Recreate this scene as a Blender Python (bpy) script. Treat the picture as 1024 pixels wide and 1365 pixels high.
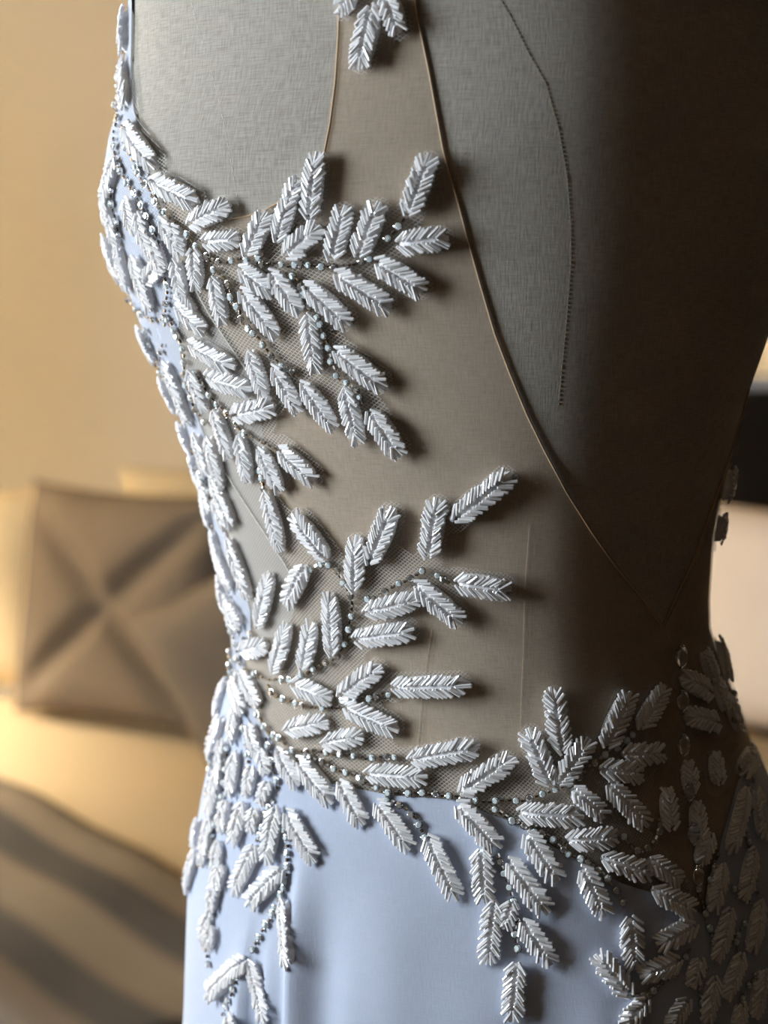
import bpy, bmesh, math, random
import numpy as np
from mathutils import Vector, Matrix
from mathutils.bvhtree import BVHTree

random.seed(7)
rng = np.random.default_rng(7)
scene = bpy.context.scene
for o in list(bpy.data.objects):
    bpy.data.objects.remove(o, do_unlink=True)
col = scene.collection

# ------------------------------------------------------------------ camera
F = 1365.0 * 50.0 / 36.0           # focal length in pixels of the 1024x1365 frame
DCAM, ZCAM, PITCH = 0.72, 1.25, math.radians(8.0)
cam_d = bpy.data.cameras.new('camera')
cam = bpy.data.objects.new('camera', cam_d)
col.objects.link(cam)
cam.location = (0, -DCAM, ZCAM)
cam.rotation_euler = (math.pi / 2 - PITCH, 0, 0)
cam_d.sensor_fit = 'VERTICAL'
cam_d.sensor_height = 36.0
cam_d.sensor_width = 27.0
cam_d.lens = 50.0
cam_d.clip_start = 0.01
cam_d.dof.use_dof = True
cam_d.dof.focus_distance = 0.632
cam_d.dof.aperture_fstop = 5.0
scene.camera = cam
CAM = np.array([0, -DCAM, ZCAM])
FW = np.array([0, math.cos(PITCH), -math.sin(PITCH)])
UP = np.array([0, math.sin(PITCH), math.cos(PITCH)])

# ------------------------------------------------------------------ world, lights, exposure
world = bpy.data.worlds.new('world')
scene.world = world
world.use_nodes = True
world.node_tree.nodes['Background'].inputs[0].default_value = (0.55, 0.68, 0.9, 1)
world.node_tree.nodes['Background'].inputs[1].default_value = 0.3
vs = scene.view_settings
vs.view_transform = 'Standard'
vs.look = 'None'
vs.gamma = 1.0
vs.use_curve_mapping = False
vs.exposure = 0.0

WIN_Y0, WIN_Y1, WIN_Z0, WIN_Z1, WALL_X = -0.60, 0.12, 0.90, 2.20, -1.9
ld = bpy.data.lights.new('window_daylight', 'AREA')
ld.shape = 'RECTANGLE'
ld.size = WIN_Z1 - WIN_Z0
ld.size_y = WIN_Y1 - WIN_Y0
ld.energy = 103.0
ld.color = (0.84, 0.93, 1.0)
lo = bpy.data.objects.new('window_daylight', ld)
col.objects.link(lo)
lo.location = (WALL_X - 0.14, (WIN_Y0 + WIN_Y1) / 2, (WIN_Z0 + WIN_Z1) / 2)
lo.rotation_euler = (0, -math.pi / 2, 0)

# ------------------------------------------------------------------ materials
MATS = {}
def new_mat(name):
    m = bpy.data.materials.new(name)
    m.use_nodes = True
    MATS[name] = m
    nt = m.node_tree
    return m, nt, nt.nodes['Principled BSDF']

def N(nt, kind, **kw):
    n = nt.nodes.new(kind)
    for k, v in kw.items():
        setattr(n, k, v)
    return n

def simple(name, rgb, rough=0.6, metal=0.0, ior=1.5, coat=0.0, coat_ior=1.5, noise=0.0, nscale=40.0, bump=0.0, sheen=0.0, trans=0.0):
    m, nt, b = new_mat(name)
    b.inputs['Base Color'].default_value = (*rgb, 1)
    b.inputs['Roughness'].default_value = rough
    b.inputs['Metallic'].default_value = metal
    b.inputs['IOR'].default_value = ior
    b.inputs['Coat Weight'].default_value = coat
    b.inputs['Coat IOR'].default_value = coat_ior
    b.inputs['Coat Roughness'].default_value = 0.04
    b.inputs['Sheen Weight'].default_value = sheen
    b.inputs['Transmission Weight'].default_value = trans
    if noise or bump:
        tc = N(nt, 'ShaderNodeTexCoord')
        nz = N(nt, 'ShaderNodeTexNoise')
        nz.inputs['Scale'].default_value = nscale
        nz.inputs['Detail'].default_value = 4
        nt.links.new(tc.outputs['Object'], nz.inputs['Vector'])
        if noise:
            mx = N(nt, 'ShaderNodeMix', data_type='RGBA')
            mx.inputs[6].default_value = (*[c * (1 - noise) for c in rgb], 1)
            mx.inputs[7].default_value = (*[min(1, c * (1 + noise)) for c in rgb], 1)
            nt.links.new(nz.outputs['Fac'], mx.inputs[0])
            nt.links.new(mx.outputs[2], b.inputs['Base Color'])
        if bump:
            bp = N(nt, 'ShaderNodeBump')
            bp.inputs['Strength'].default_value = bump
            bp.inputs['Distance'].default_value = 0.002
            nt.links.new(nz.outputs['Fac'], bp.inputs['Height'])
            nt.links.new(bp.outputs['Normal'], b.inputs['Normal'])
    return m

def woven(name, dark, light, pitch, rough=0.9, slub=0.35, bump=0.3, blotch=0.1):
    """woven cloth: warp and weft threads and slubs over the UV map (in metres)"""
    m, nt, b = new_mat(name)
    b.inputs['Roughness'].default_value = rough
    b.inputs['Specular IOR Level'].default_value = 0.15
    uv = N(nt, 'ShaderNodeUVMap')
    def stretched(sx, sy, detail=2):
        mp = N(nt, 'ShaderNodeMapping')
        mp.inputs['Scale'].default_value = (sx, sy, 1)
        nt.links.new(uv.outputs[0], mp.inputs[0])
        nz = N(nt, 'ShaderNodeTexNoise', noise_dimensions='2D')
        nz.inputs['Scale'].default_value = 1
        nz.inputs['Detail'].default_value = detail
        nt.links.new(mp.outputs[0], nz.inputs['Vector'])
        return nz.outputs['Fac']
    a = stretched(1 / pitch, 0.07 / pitch)
    c = stretched(0.07 / pitch, 1 / pitch)
    e = stretched(18, 18, 3)
    def math_(op, x, y):
        n = N(nt, 'ShaderNodeMath', operation=op)
        for i, v in enumerate((x, y)):
            if hasattr(v, 'is_output'):
                nt.links.new(v, n.inputs[i])
            else:
                n.inputs[i].default_value = v
        return n.outputs[0]
    s = math_('ADD', a, c)
    s = math_('MULTIPLY', s, 0.5)
    t = math_('SUBTRACT', s, 0.5)
    t = math_('MULTIPLY', t, 1.0 + slub * 6)
    t2 = math_('MULTIPLY', math_('SUBTRACT', e, 0.5), blotch * 6)
    t = math_('ADD', math_('ADD', t, t2), 0.6)
    mx = N(nt, 'ShaderNodeMix', data_type='RGBA')
    mx.inputs[6].default_value = (*dark, 1)
    mx.inputs[7].default_value = (*light, 1)
    nt.links.new(t, mx.inputs[0])
    nt.links.new(mx.outputs[2], b.inputs['Base Color'])
    bp = N(nt, 'ShaderNodeBump')
    bp.inputs['Strength'].default_value = bump
    bp.inputs['Distance'].default_value = 0.0006
    nt.links.new(s, bp.inputs['Height'])
    nt.links.new(bp.outputs['Normal'], b.inputs['Normal'])
    return m

def sheer(name, rgb, cover, net=None):
    """see-through cloth: even cover, or a diamond net with open cells"""
    m, nt, b = new_mat(name)
    out = nt.nodes['Material Output']
    b.inputs['Base Color'].default_value = (*rgb, 1)
    b.inputs['Roughness'].default_value = 0.8
    b.inputs['Specular IOR Level'].default_value = 0.2
    tr = N(nt, 'ShaderNodeBsdfTransparent')
    mix = N(nt, 'ShaderNodeMixShader')
    nt.links.new(tr.outputs[0], mix.inputs[1])
    nt.links.new(b.outputs[0], mix.inputs[2])
    nt.links.new(mix.outputs[0], out.inputs[0])
    mix.inputs[0].default_value = cover
    if net:
        uv = N(nt, 'ShaderNodeUVMap')
        mp = N(nt, 'ShaderNodeMapping')
        mp.inputs['Rotation'].default_value = (0, 0, math.radians(40))
        mp.inputs['Scale'].default_value = (1 / net, 1 / net, 1)
        nt.links.new(uv.outputs[0], mp.inputs[0])
        sp = N(nt, 'ShaderNodeSeparateXYZ')
        nt.links.new(mp.outputs[0], sp.inputs[0])
        vals = []
        for i in (0, 1):
            fr = N(nt, 'ShaderNodeMath', operation='FRACT')
            nt.links.new(sp.outputs[i], fr.inputs[0])
            su = N(nt, 'ShaderNodeMath', operation='SUBTRACT')
            nt.links.new(fr.outputs[0], su.inputs[0])
            su.inputs[1].default_value = 0.5
            ab = N(nt, 'ShaderNodeMath', operation='ABSOLUTE')
            nt.links.new(su.outputs[0], ab.inputs[0])
            vals.append(ab.outputs[0])
        mxm = N(nt, 'ShaderNodeMath', operation='MAXIMUM')
        nt.links.new(vals[0], mxm.inputs[0])
        nt.links.new(vals[1], mxm.inputs[1])
        gt = N(nt, 'ShaderNodeMath', operation='GREATER_THAN')
        nt.links.new(mxm.outputs[0], gt.inputs[0])
        gt.inputs[1].default_value = 0.37
        ml = N(nt, 'ShaderNodeMath', operation='MULTIPLY')
        nt.links.new(gt.outputs[0], ml.inputs[0])
        ml.inputs[1].default_value = cover
        nt.links.new(ml.outputs[0], mix.inputs[0])
    return m

woven('linen', (0.30, 0.272, 0.232), (0.445, 0.412, 0.365), 0.00045, slub=0.36, blotch=0.04)
woven('crepe', (0.42, 0.47, 0.585), (0.52, 0.57, 0.70), 0.0004, slub=0.02, bump=0.25, blotch=0.01, rough=0.75)
woven('taupe_cloth', (0.115, 0.09, 0.067), (0.145, 0.116, 0.087), 0.004, slub=0.1)
woven('cream_cloth', (0.68, 0.54, 0.32), (0.75, 0.61, 0.38), 0.004, slub=0.1)
woven('peach_cloth', (0.82, 0.66, 0.52), (0.88, 0.74, 0.60), 0.004, slub=0.1)
woven('cream_cover', (0.47, 0.365, 0.225), (0.52, 0.41, 0.26), 0.004, slub=0.1)
sheer('nude_tulle', (0.62, 0.47, 0.33), 0.36)
sheer('net_lining', (0.70, 0.68, 0.66), 0.34)
sheer('white_net', (0.66, 0.635, 0.60), 0.5, net=0.0012)
simple('piping', (0.46, 0.32, 0.19), 0.6)
simple('boning_tape', (0.60, 0.56, 0.50), 0.7)
simple('stitch', (0.16, 0.13, 0.09), 0.8)
simple('stitch_pale', (0.62, 0.57, 0.50), 0.8)
m, nt, b = new_mat('bugle_bead')
b.inputs['Base Color'].default_value = (1.0, 0.99, 1.0, 1)
b.inputs['Roughness'].default_value = 0.09
b.inputs['IOR'].default_value = 1.75
b.inputs['Transmission Weight'].default_value = 0.10
tl = N(nt, 'ShaderNodeBsdfTranslucent')
tl.inputs[0].default_value = (1.0, 0.99, 1.0, 1)
mix = N(nt, 'ShaderNodeMixShader')
mix.inputs[0].default_value = 0.07
nt.links.new(b.outputs[0], mix.inputs[1])
nt.links.new(tl.outputs[0], mix.inputs[2])
nt.links.new(mix.outputs[0], nt.nodes['Material Output'].inputs[0])
simple('leaf_padding', (0.93, 0.92, 0.94), 0.7)
simple('silver', (0.72, 0.70, 0.67), 0.14, metal=1.0)
simple('opal', (0.74, 0.83, 0.86), 0.08, ior=1.55, coat=1.0, coat_ior=1.7)
simple('crystal', (0.80, 0.80, 0.80), 0.05, metal=0.85)
simple('clear_glass', (0.95, 0.93, 0.9), 0.02, ior=1.9, trans=1.0)
simple('wall_paint', (0.80, 0.735, 0.62), 0.85, noise=0.03, nscale=3)
simple('dark_paint', (0.07, 0.045, 0.025), 0.9, noise=0.05, nscale=3)
simple('ceiling_paint', (0.16, 0.12, 0.08), 0.9, noise=0.03, nscale=3)
simple('floor_wood', (0.07, 0.05, 0.035), 0.6, noise=0.2, nscale=9)
simple('black_lacquer', (0.006, 0.006, 0.006), 0.35)
simple('pale_stone', (0.55, 0.56, 0.58), 0.35)
simple('white_wood', (0.75, 0.74, 0.70), 0.5)
simple('dark_wood', (0.05, 0.035, 0.025), 0.5, noise=0.2, nscale=20)
simple('brass', (0.55, 0.42, 0.22), 0.3, metal=1.0)
# striped throw
m, nt, b = new_mat('striped_throw')
uv = N(nt, 'ShaderNodeUVMap')
sp = N(nt, 'ShaderNodeSeparateXYZ')
nt.links.new(uv.outputs[0], sp.inputs[0])
cr = N(nt, 'ShaderNodeValToRGB')
cr.color_ramp.interpolation = 'LINEAR'
stops = [(0.0, (0.125, 0.100, 0.072)), (0.16, (0.125, 0.100, 0.072)), (0.20, (0.030, 0.028, 0.028)), (0.34, (0.033, 0.031, 0.030)),
         (0.40, (0.143, 0.114, 0.084)), (0.54, (0.132, 0.108, 0.078)), (0.60, (0.033, 0.031, 0.030)), (0.72, (0.028, 0.026, 0.026)),
         (0.78, (0.094, 0.074, 0.054)), (0.90, (0.083, 0.068, 0.054)), (1.0, (0.017, 0.016, 0.015))]
while len(cr.color_ramp.elements) < len(stops):
    cr.color_ramp.elements.new(0.5)
for el, (p_, c_) in zip(cr.color_ramp.elements, stops):
    el.position = p_
    el.color = (*c_, 1)
nt.links.new(sp.outputs[1], cr.inputs[0])
nt.links.new(cr.outputs[0], b.inputs['Base Color'])
b.inputs['Roughness'].default_value = 0.95
# window panes: clear thin sheet
m, nt, b = new_mat('window_glass')
tr = N(nt, 'ShaderNodeBsdfTransparent')
gl = N(nt, 'ShaderNodeBsdfGlossy')
gl.inputs['Roughness'].default_value = 0.02
mix = N(nt, 'ShaderNodeMixShader')
mix.inputs[0].default_value = 0.06
nt.links.new(tr.outputs[0], mix.inputs[1])
nt.links.new(gl.outputs[0], mix.inputs[2])
nt.links.new(mix.outputs[0], nt.nodes['Material Output'].inputs[0])
# lamp shade: glows because the bulb is inside
m, nt, b = new_mat('lamp_shade')
out = nt.nodes['Material Output']
b.inputs['Base Color'].default_value = (0.8, 0.66, 0.45, 1)
tl = N(nt, 'ShaderNodeBsdfTranslucent')
tl.inputs[0].default_value = (0.9, 0.75, 0.5, 1)
mix = N(nt, 'ShaderNodeMixShader')
mix.inputs[0].default_value = 0.6
nt.links.new(b.outputs[0], mix.inputs[1])
nt.links.new(tl.outputs[0], mix.inputs[2])
nt.links.new(mix.outputs[0], out.inputs[0])

# ------------------------------------------------------------------ object helpers
def mesh_obj(name, verts, faces, mat, parent=None, smooth=True, uvs=None, mats=None, fmat=None):
    me = bpy.data.meshes.new(name)
    me.from_pydata([tuple(v) for v in verts], [], [tuple(f) for f in faces])
    if mats:
        for mm in mats:
            me.materials.append(MATS[mm])
        me.polygons.foreach_set('material_index', np.asarray(fmat, dtype=np.int32))
    else:
        me.materials.append(MATS[mat])
    if smooth:
        me.polygons.foreach_set('use_smooth', [True] * len(me.polygons))
    if uvs is not None:
        lay = me.uv_layers.new(name='UVMap')
        idx = np.zeros(len(me.loops), dtype=np.int32)
        me.loops.foreach_get('vertex_index', idx)
        lay.data.foreach_set('uv', np.asarray(uvs, dtype=np.float32)[idx].ravel())
    me.update()
    o = bpy.data.objects.new(name, me)
    col.objects.link(o)
    if parent:
        o.parent = parent
    return o

def empty(name, label, cat, loc=(0, 0, 0), rotz=0, group=None):
    o = bpy.data.objects.new(name, None)
    o.empty_display_size = 0.05
    col.objects.link(o)
    o.location = loc
    o.rotation_euler = (0, 0, rotz)
    tag(o, label, cat, group)
    return o

def tag(o, label=None, cat=None, group=None, kind=None):
    if label: o['label'] = label
    if cat: o['category'] = cat
    if group: o['group'] = group
    if kind: o['kind'] = kind
    return o

class MB:
    def __init__(s):
        s.v, s.f = [], []
    def box(s, x0, x1, y0, y1, z0, z1):
        n = len(s.v)
        s.v += [(x0, y0, z0), (x1, y0, z0), (x1, y1, z0), (x0, y1, z0), (x0, y0, z1), (x1, y0, z1), (x1, y1, z1), (x0, y1, z1)]
        s.f += [tuple(n + i for i in q) for q in ((3, 2, 1, 0), (4, 5, 6, 7), (0, 1, 5, 4), (1, 2, 6, 5), (2, 3, 7, 6), (3, 0, 4, 7))]
        return s
    def lathe(s, prof, seg=24, cx=0, cy=0):
        n = len(s.v)
        for r, z in prof:
            for k in range(seg):
                a = 2 * math.pi * k / seg
                s.v.append((cx + r * math.cos(a), cy + r * math.sin(a), z))
        for i in range(len(prof) - 1):
            for k in range(seg):
                k2 = (k + 1) % seg
                s.f.append((n + i * seg + k, n + i * seg + k2, n + (i + 1) * seg + k2, n + (i + 1) * seg + k))
        return s
    def add(s, v, f):
        n = len(s.v)
        s.v += [tuple(p) for p in v]
        s.f += [tuple(n + i for i in q) for q in f]
        return s
    def build(s, name, mat, parent=None, smooth=False, bevel=0.0):
        o = mesh_obj(name, s.v, s.f, mat, parent, smooth)
        if bevel:
            md = o.modifiers.new('bevel', 'BEVEL')
            md.width = bevel
            md.segments = 3
        return o

# ------------------------------------------------------------------ the room
YB, YF, XR, ZC = 2.55, -2.6, 3.4, 2.6
def struct(name, mb, mat, **k):
    return tag(mb.build(name, mat, **k), kind='structure')
struct('floor', MB().box(WALL_X - 0.1, XR + 0.1, YF - 0.1, YB + 0.1, -0.1, 0.0), 'floor_wood')
struct('ceiling', MB().box(WALL_X - 0.1, XR + 0.1, YF - 0.1, YB + 0.1, ZC, ZC + 0.1), 'ceiling_paint')
struct('wall_back', MB().box(WALL_X - 0.1, XR + 0.1, YB, YB + 0.1, 0, ZC), 'wall_paint')
struct('wall_right', MB().box(XR, XR + 0.1, YF, YB, 0, ZC), 'dark_paint')
struct('wall_front', MB().box(WALL_X - 0.1, XR + 0.1, YF - 0.1, YF, 0, ZC), 'dark_paint')
struct('wall_left', MB().box(WALL_X - 0.1, WALL_X, YF, WIN_Y0, 0, ZC).box(WALL_X - 0.1, WALL_X, WIN_Y1, YB, 0, ZC)
       .box(WALL_X - 0.1, WALL_X, WIN_Y0, WIN_Y1, 0, WIN_Z0).box(WALL_X - 0.1, WALL_X, WIN_Y0, WIN_Y1, WIN_Z1, ZC), 'wall_paint')
struct('baseboard_back', MB().box(WALL_X, XR, YB - 0.015, YB, 0, 0.1), 'white_wood')
ym = (WIN_Y0 + WIN_Y1) / 2
w = 0.04
win = struct('window_1', MB().box(WALL_X - 0.08, WALL_X - 0.02, WIN_Y0, WIN_Y0 + w, WIN_Z0, WIN_Z1).box(WALL_X - 0.08, WALL_X - 0.02, WIN_Y1 - w, WIN_Y1, WIN_Z0, WIN_Z1)
             .box(WALL_X - 0.08, WALL_X - 0.02, WIN_Y0 + w, WIN_Y1 - w, WIN_Z0, WIN_Z0 + w).box(WALL_X - 0.08, WALL_X - 0.02, WIN_Y0 + w, WIN_Y1 - w, WIN_Z1 - w, WIN_Z1)
             .box(WALL_X - 0.07, WALL_X - 0.03, ym - 0.015, ym + 0.015, WIN_Z0 + w, WIN_Z1 - w), 'white_wood')
for a, b_ in ((WIN_Y0 + w, ym - 0.015), (ym + 0.015, WIN_Y1 - w)):
    MB().box(WALL_X - 0.052, WALL_X - 0.048, a, b_, WIN_Z0 + w, WIN_Z1 - w).build('pane', 'window_glass', win)
MB().box(WALL_X, WALL_X + 0.08, WIN_Y0 - 0.05, WIN_Y1 + 0.05, WIN_Z0 - 0.03, WIN_Z0).build('window_sill', 'white_wood', win)

# ------------------------------------------------------------------ bed, cushions, cabinet, lamp (background)
BE = np.array([0.66, -0.75]); BE /= np.linalg.norm(BE)
BN = np.array([-BE[1], BE[0]])
BA = np.array([-0.53, 1.225])
BROT = math.atan2(BE[1], BE[0])
ZBED = 0.58
bed = empty('bed', 'low bed with a cream yellow cover behind the dress form', 'bed', (BA[0], BA[1], 0), BROT)
E0, E1, N0, N1 = -0.5, 0.75, -0.30, 1.05
MB().box(E0, E1, N0, N1, 0.30, ZBED).build('mattress', 'cream_cover', bed, smooth=False, bevel=0.04)
MB().box(E0 - 0.01, E1 + 0.01, N0 - 0.01, N1 + 0.01, 0.10, 0.298).build('bed_base', 'dark_wood', bed, bevel=0.01)
for sx in (E0 + 0.06, E1 - 0.06):
    for sy in (N0 + 0.06, N1 - 0.06):
        MB().lathe([(0.0, 0.0), (0.025, 0.0), (0.03, 0.10), (0, 0.10)], 12, sx, sy).build('leg', 'dark_wood', bed)

def throw():
    prof = []
    top = ZBED + 0.004
    for t in np.linspace(0.0, 1.0, 14):
        prof.append((0.0 + t * (N0 - 0.0), top))
    for a in np.linspace(0, math.pi / 2, 6)[1:]:
        prof.append((N0 - 0.018 * math.sin(a), top - 0.018 + 0.018 * math.cos(a)))
    for t in np.linspace(0, 1, 6)[1:]:
        prof.append((N0 - 0.018, top - 0.018 - t * 0.36))
    prof = np.array(prof)
    s = np.concatenate([[0], np.cumsum(np.linalg.norm(np.diff(prof, axis=0), axis=1))])
    es = np.linspace(E0 - 0.002, E1 + 0.002, 50)
    v, uv_, f = [], [], []
    for i, (n_, z) in enumerate(prof):
        for j, e in enumerate(es):
            wv = 0.003 * (math.sin(e * 21 + n_ * 9) + math.sin(e * 9 - n_ * 31)) + 0.006
            v.append((e, n_ - (wv if z < ZBED - 0.03 else 0), z + (wv if z > ZBED - 0.03 else 0)))
            uv_.append((e, min(1.0, s[i] / 0.36)))
    m_ = len(es)
    for i in range(len(prof) - 1):
        for j in range(m_ - 1):
            f.append((i * m_ + j, i * m_ + j + 1, (i + 1) * m_ + j + 1, (i + 1) * m_ + j))
    o = mesh_obj('bed_throw', v, f, 'striped_throw', uvs=uv_)
    o.location = (BA[0], BA[1], 0)
    o.rotation_euler = (0, 0, BROT)
    sd = o.modifiers.new('thickness', 'SOLIDIFY')
    sd.thickness = 0.006
    sd.offset = 1
    tag(o, 'dark grey and taupe striped throw across the end of the bed', 'throw')
throw()

def cushion(name, label, mat, loc, size, thick, lean, rotz, pinch=0.0, group=None, tilt=0.0):
    """stuffed square cushion; pinch draws creases along its diagonals"""
    n = 41
    w_, h_ = size
    v, uv_, f = [], [], []
    for side in (1, -1):
        for i in range(n):
            for j in range(n):
                a, b_ = -1 + 2 * i / (n - 1), -1 + 2 * j / (n - 1)
                th = max(0.0, (1 - a ** 4) * (1 - b_ ** 4)) ** 0.6
                if pinch and side > 0:
                    dd = min(abs(a - b_), abs(a + b_)) / 1.414
                    th *= 1 - pinch * math.exp(-(dd / 0.11) ** 2) * (1 - 0.6 * max(abs(a), abs(b_)) ** 3)
                px = a * w_ / 2 * (1 - 0.07 * (1 - b_ * b_) * abs(a) ** 2)
                pz = b_ * h_ / 2 * (1 - 0.07 * (1 - a * a) * abs(b_) ** 2)
                v.append((px, -side * th * thick / 2, pz))
                uv_.append((px, pz))
    for s_ in range(2):
        o_ = s_ * n * n
        for i in range(n - 1):
            for j in range(n - 1):
                q = (o_ + i * n + j, o_ + (i + 1) * n + j, o_ + (i + 1) * n + j + 1, o_ + i * n + j + 1)
                f.append(q if s_ == 0 else q[::-1])
    me_o = mesh_obj(name, v, f, mat, uvs=uv_)
    bm = bmesh.new(); bm.from_mesh(me_o.data)
    bmesh.ops.remove_doubles(bm, verts=bm.verts, dist=1e-5)
    bm.to_mesh(me_o.data); bm.free()
    me_o.rotation_euler = (-lean, tilt, rotz)
    me_o.location = loc
    tag(me_o, label, 'cushion', group)
    return me_o
cushion('cushion', 'larger taupe scatter cushion with creased diagonals, leaning on the bed', 'taupe_cloth', (-0.415, 1.53, ZBED + 0.20), (0.42, 0.39), 0.15, 0.18, -0.45, pinch=0.4)
cushion('cushion', 'small taupe scatter cushion standing on its corner just left of the dress', 'taupe_cloth', (-0.195, 1.24, ZBED + 0.185), (0.26, 0.26), 0.11, 0.10, -0.15, tilt=-0.56)
cushion('cushion', 'bright cream yellow pillow at the left edge beside the taupe cushion', 'cream_cloth', (-0.74, 1.74, ZBED + 0.19), (0.36, 0.36), 0.13, 0.15, -0.1)
cushion('cushion', 'cream yellow pillow standing behind the taupe cushion', 'cream_cloth', (-0.16, 1.80, ZBED + 0.20), (0.62, 0.40), 0.15, 0.16, 0.1)
cushion('cushion', 'pale peach pillow at the right edge below the black cabinet', 'peach_cloth', (0.70, 1.40, ZBED + 0.19), (0.60, 0.36), 0.17, 0.25, -0.7)

cab = empty('cabinet', 'black cabinet with a pale grey top at the right edge', 'cabinet', (0.95, 2.3, 0))
MB().box(-0.35, 0.45, -0.22, 0.22, 0.06, 1.10).build('body', 'black_lacquer', cab, bevel=0.004)
MB().box(-0.36, 0.46, -0.235, 0.23, 1.10, 1.125).build('top', 'pale_stone', cab, bevel=0.003)
for dx in (-0.345, 0.055):
    d_ = MB().box(dx, dx + 0.39, -0.238, -0.22, 0.08, 1.09).build('door', 'black_lacquer', cab, bevel=0.002)
    hx = dx + (0.35 if dx < 0 else 0.03)
    MB().box(hx, hx + 0.012, -0.262, -0.239, 0.5, 0.66).build('handle', 'black_lacquer', d_)
MB().box(-0.33, 0.43, -0.20, 0.20, 0.0, 0.06).build('plinth', 'black_lacquer', cab)

lamp = empty('floor_lamp', 'floor lamp with a cream drum shade beside the bed', 'lamp', (-1.42, 1.30, 0))
MB().lathe([(0, 0), (0.14, 0), (0.14, 0.015), (0.02, 0.03), (0, 0.03)], 32).build('base', 'brass', lamp, True)
MB().lathe([(0.011, 0.03), (0.011, 1.30), (0, 1.30)], 16).build('pole', 'brass', lamp, True)
MB().lathe([(0.20, 1.20), (0.15, 1.50)], 40).build('shade', 'lamp_shade', lamp, True)
pl = bpy.data.lights.new('lamp_bulb', 'POINT')
pl.energy = 165
pl.color = (1.0, 0.89, 0.71)
pl.shadow_soft_size = 0.04
plo = bpy.data.objects.new('lamp_bulb', pl)
col.objects.link(plo)
plo.parent = lamp
plo.location = (0, 0, 1.36)

tl_ = empty('table_lamp', 'table lamp with a cream shade standing on the black cabinet', 'lamp', (1.28, 2.30, 1.125))
MB().lathe([(0, 0), (0.07, 0), (0.07, 0.012), (0.03, 0.03), (0.045, 0.10), (0.012, 0.18), (0, 0.18)], 28).build('base', 'brass', tl_, True)
MB().lathe([(0.008, 0.18), (0.008, 0.27), (0, 0.27)], 12).build('stem', 'brass', tl_, True)
MB().lathe([(0.14, 0.20), (0.10, 0.40)], 36).build('shade', 'lamp_shade', tl_, True)
pl2 = bpy.data.lights.new('table_lamp_bulb', 'POINT')
pl2.energy = 26
pl2.color = (1.0, 0.84, 0.6)
pl2.shadow_soft_size = 0.03
plo2 = bpy.data.objects.new('table_lamp_bulb', pl2)
col.objects.link(plo2)
plo2.parent = tl_
plo2.location = (0, 0, 0.31)

# ------------------------------------------------------------------ body surface
def ray_dir(px, py):
    return np.array([(px - 512.0) / F, 0, 0]) + UP * (-(py - 682.5) / F) + FW
def on_plane(px, py, Y=0.0):
    d = ray_dir(px, py)
    t = (Y + DCAM) / d[1]
    return CAM + d * t
def project(P):
    q = P - CAM
    dep = q @ FW
    return 512.0 + F * q[..., 0] / dep, 682.5 - F * (q @ UP) / dep

LEFT = [(-420, 452), (-380, 440), (-330, 420), (-290, 360), (-240, 270), (-170, 205), (-80, 176), (0, 167), (60, 165), (110, 160), (150, 152), (185, 141), (220, 135), (260, 133), (300, 136), (340, 148), (370, 160), (430, 183),
        (500, 214), (560, 241), (650, 270), (750, 291), (820, 302), (870, 306), (900, 304), (940, 293), (1000, 281), (1060, 268), (1130, 257), (1200, 250), (1365, 246), (1600, 246)]
RIGHT = [(-420, 640), (-380, 655), (-330, 690), (-290, 760), (-240, 880), (-170, 985), (-80, 1040), (0, 1062), (100, 1074), (200, 1080), (300, 1074), (400, 1050), (480, 1022), (520, 1008), (560, 995), (600, 983), (640, 973), (690, 963), (720, 958),
         (800, 953), (840, 954), (880, 966), (920, 982), (960, 996), (1000, 1010), (1040, 1025), (1120, 1052), (1200, 1072), (1365, 1095), (1600, 1100)]
DEPTH = [(-420, 0.052), (-330, 0.055), (-290, 0.075), (-240, 0.098), (-170, 0.113), (-80, 0.122), (0, 0.126), (200, 0.128), (400, 0.122), (600, 0.112), (800, 0.104), (870, 0.104), (950, 0.110), (1050, 0.122), (1200, 0.135), (1365, 0.142), (1600, 0.145)]

def table(tab, col_x=True):
    zs, xs = [], []
    for y, v in tab:
        p = on_plane(v if col_x else 512, y)
        zs.append(p[2]); xs.append(p[0] if col_x else v)
    zs, xs = np.array(zs), np.array(xs)
    o = np.argsort(zs)
    zs, xs = zs[o], xs[o]
    zz = np.linspace(zs[0], zs[-1], 700)
    yy = np.interp(zz, zs, xs)
    k = 13
    ker = np.hanning(k + 2)[1:-1]; ker /= ker.sum()
    yy = np.convolve(np.pad(yy, k // 2, mode='edge'), ker, mode='valid')
    return zz, yy
TL, TR, TD = table(LEFT), table(RIGHT), table(DEPTH, False)
SKIN = 0.003                         # cloth thickness left between body and outline
def section(z):
    xl = np.interp(z, *TL); xr = np.interp(z, *TR); d = np.interp(z, *TD)
    cx, hw = (xl + xr) / 2, (xr - xl) / 2
    hw = hw * DCAM / np.sqrt(DCAM ** 2 + d ** 2) - SKIN
    return cx, hw, d
def spow(a, e):
    return np.sign(a) * np.abs(a) ** e
def body(u, z, off=0.0):
    """outer surface of the dress form; u = 0 faces the camera, positive to the right"""
    u = np.asarray(u, float); z = np.asarray(z, float)
    cx, hw, d = section(z)
    ex = 1.14
    # the side of the torso is flatter than the back: its nearest point lies towards the back seam
    x = cx + (hw + off) * spow(np.sin(u), ex) + hw * 0.28 * np.cos(u) ** 2 * np.where(np.cos(u) > 0, 1.0, -0.5)
    y = -(d + off) * spow(np.cos(u), ex)
    return np.stack([x, y, z + 0 * u], -1)

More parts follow.
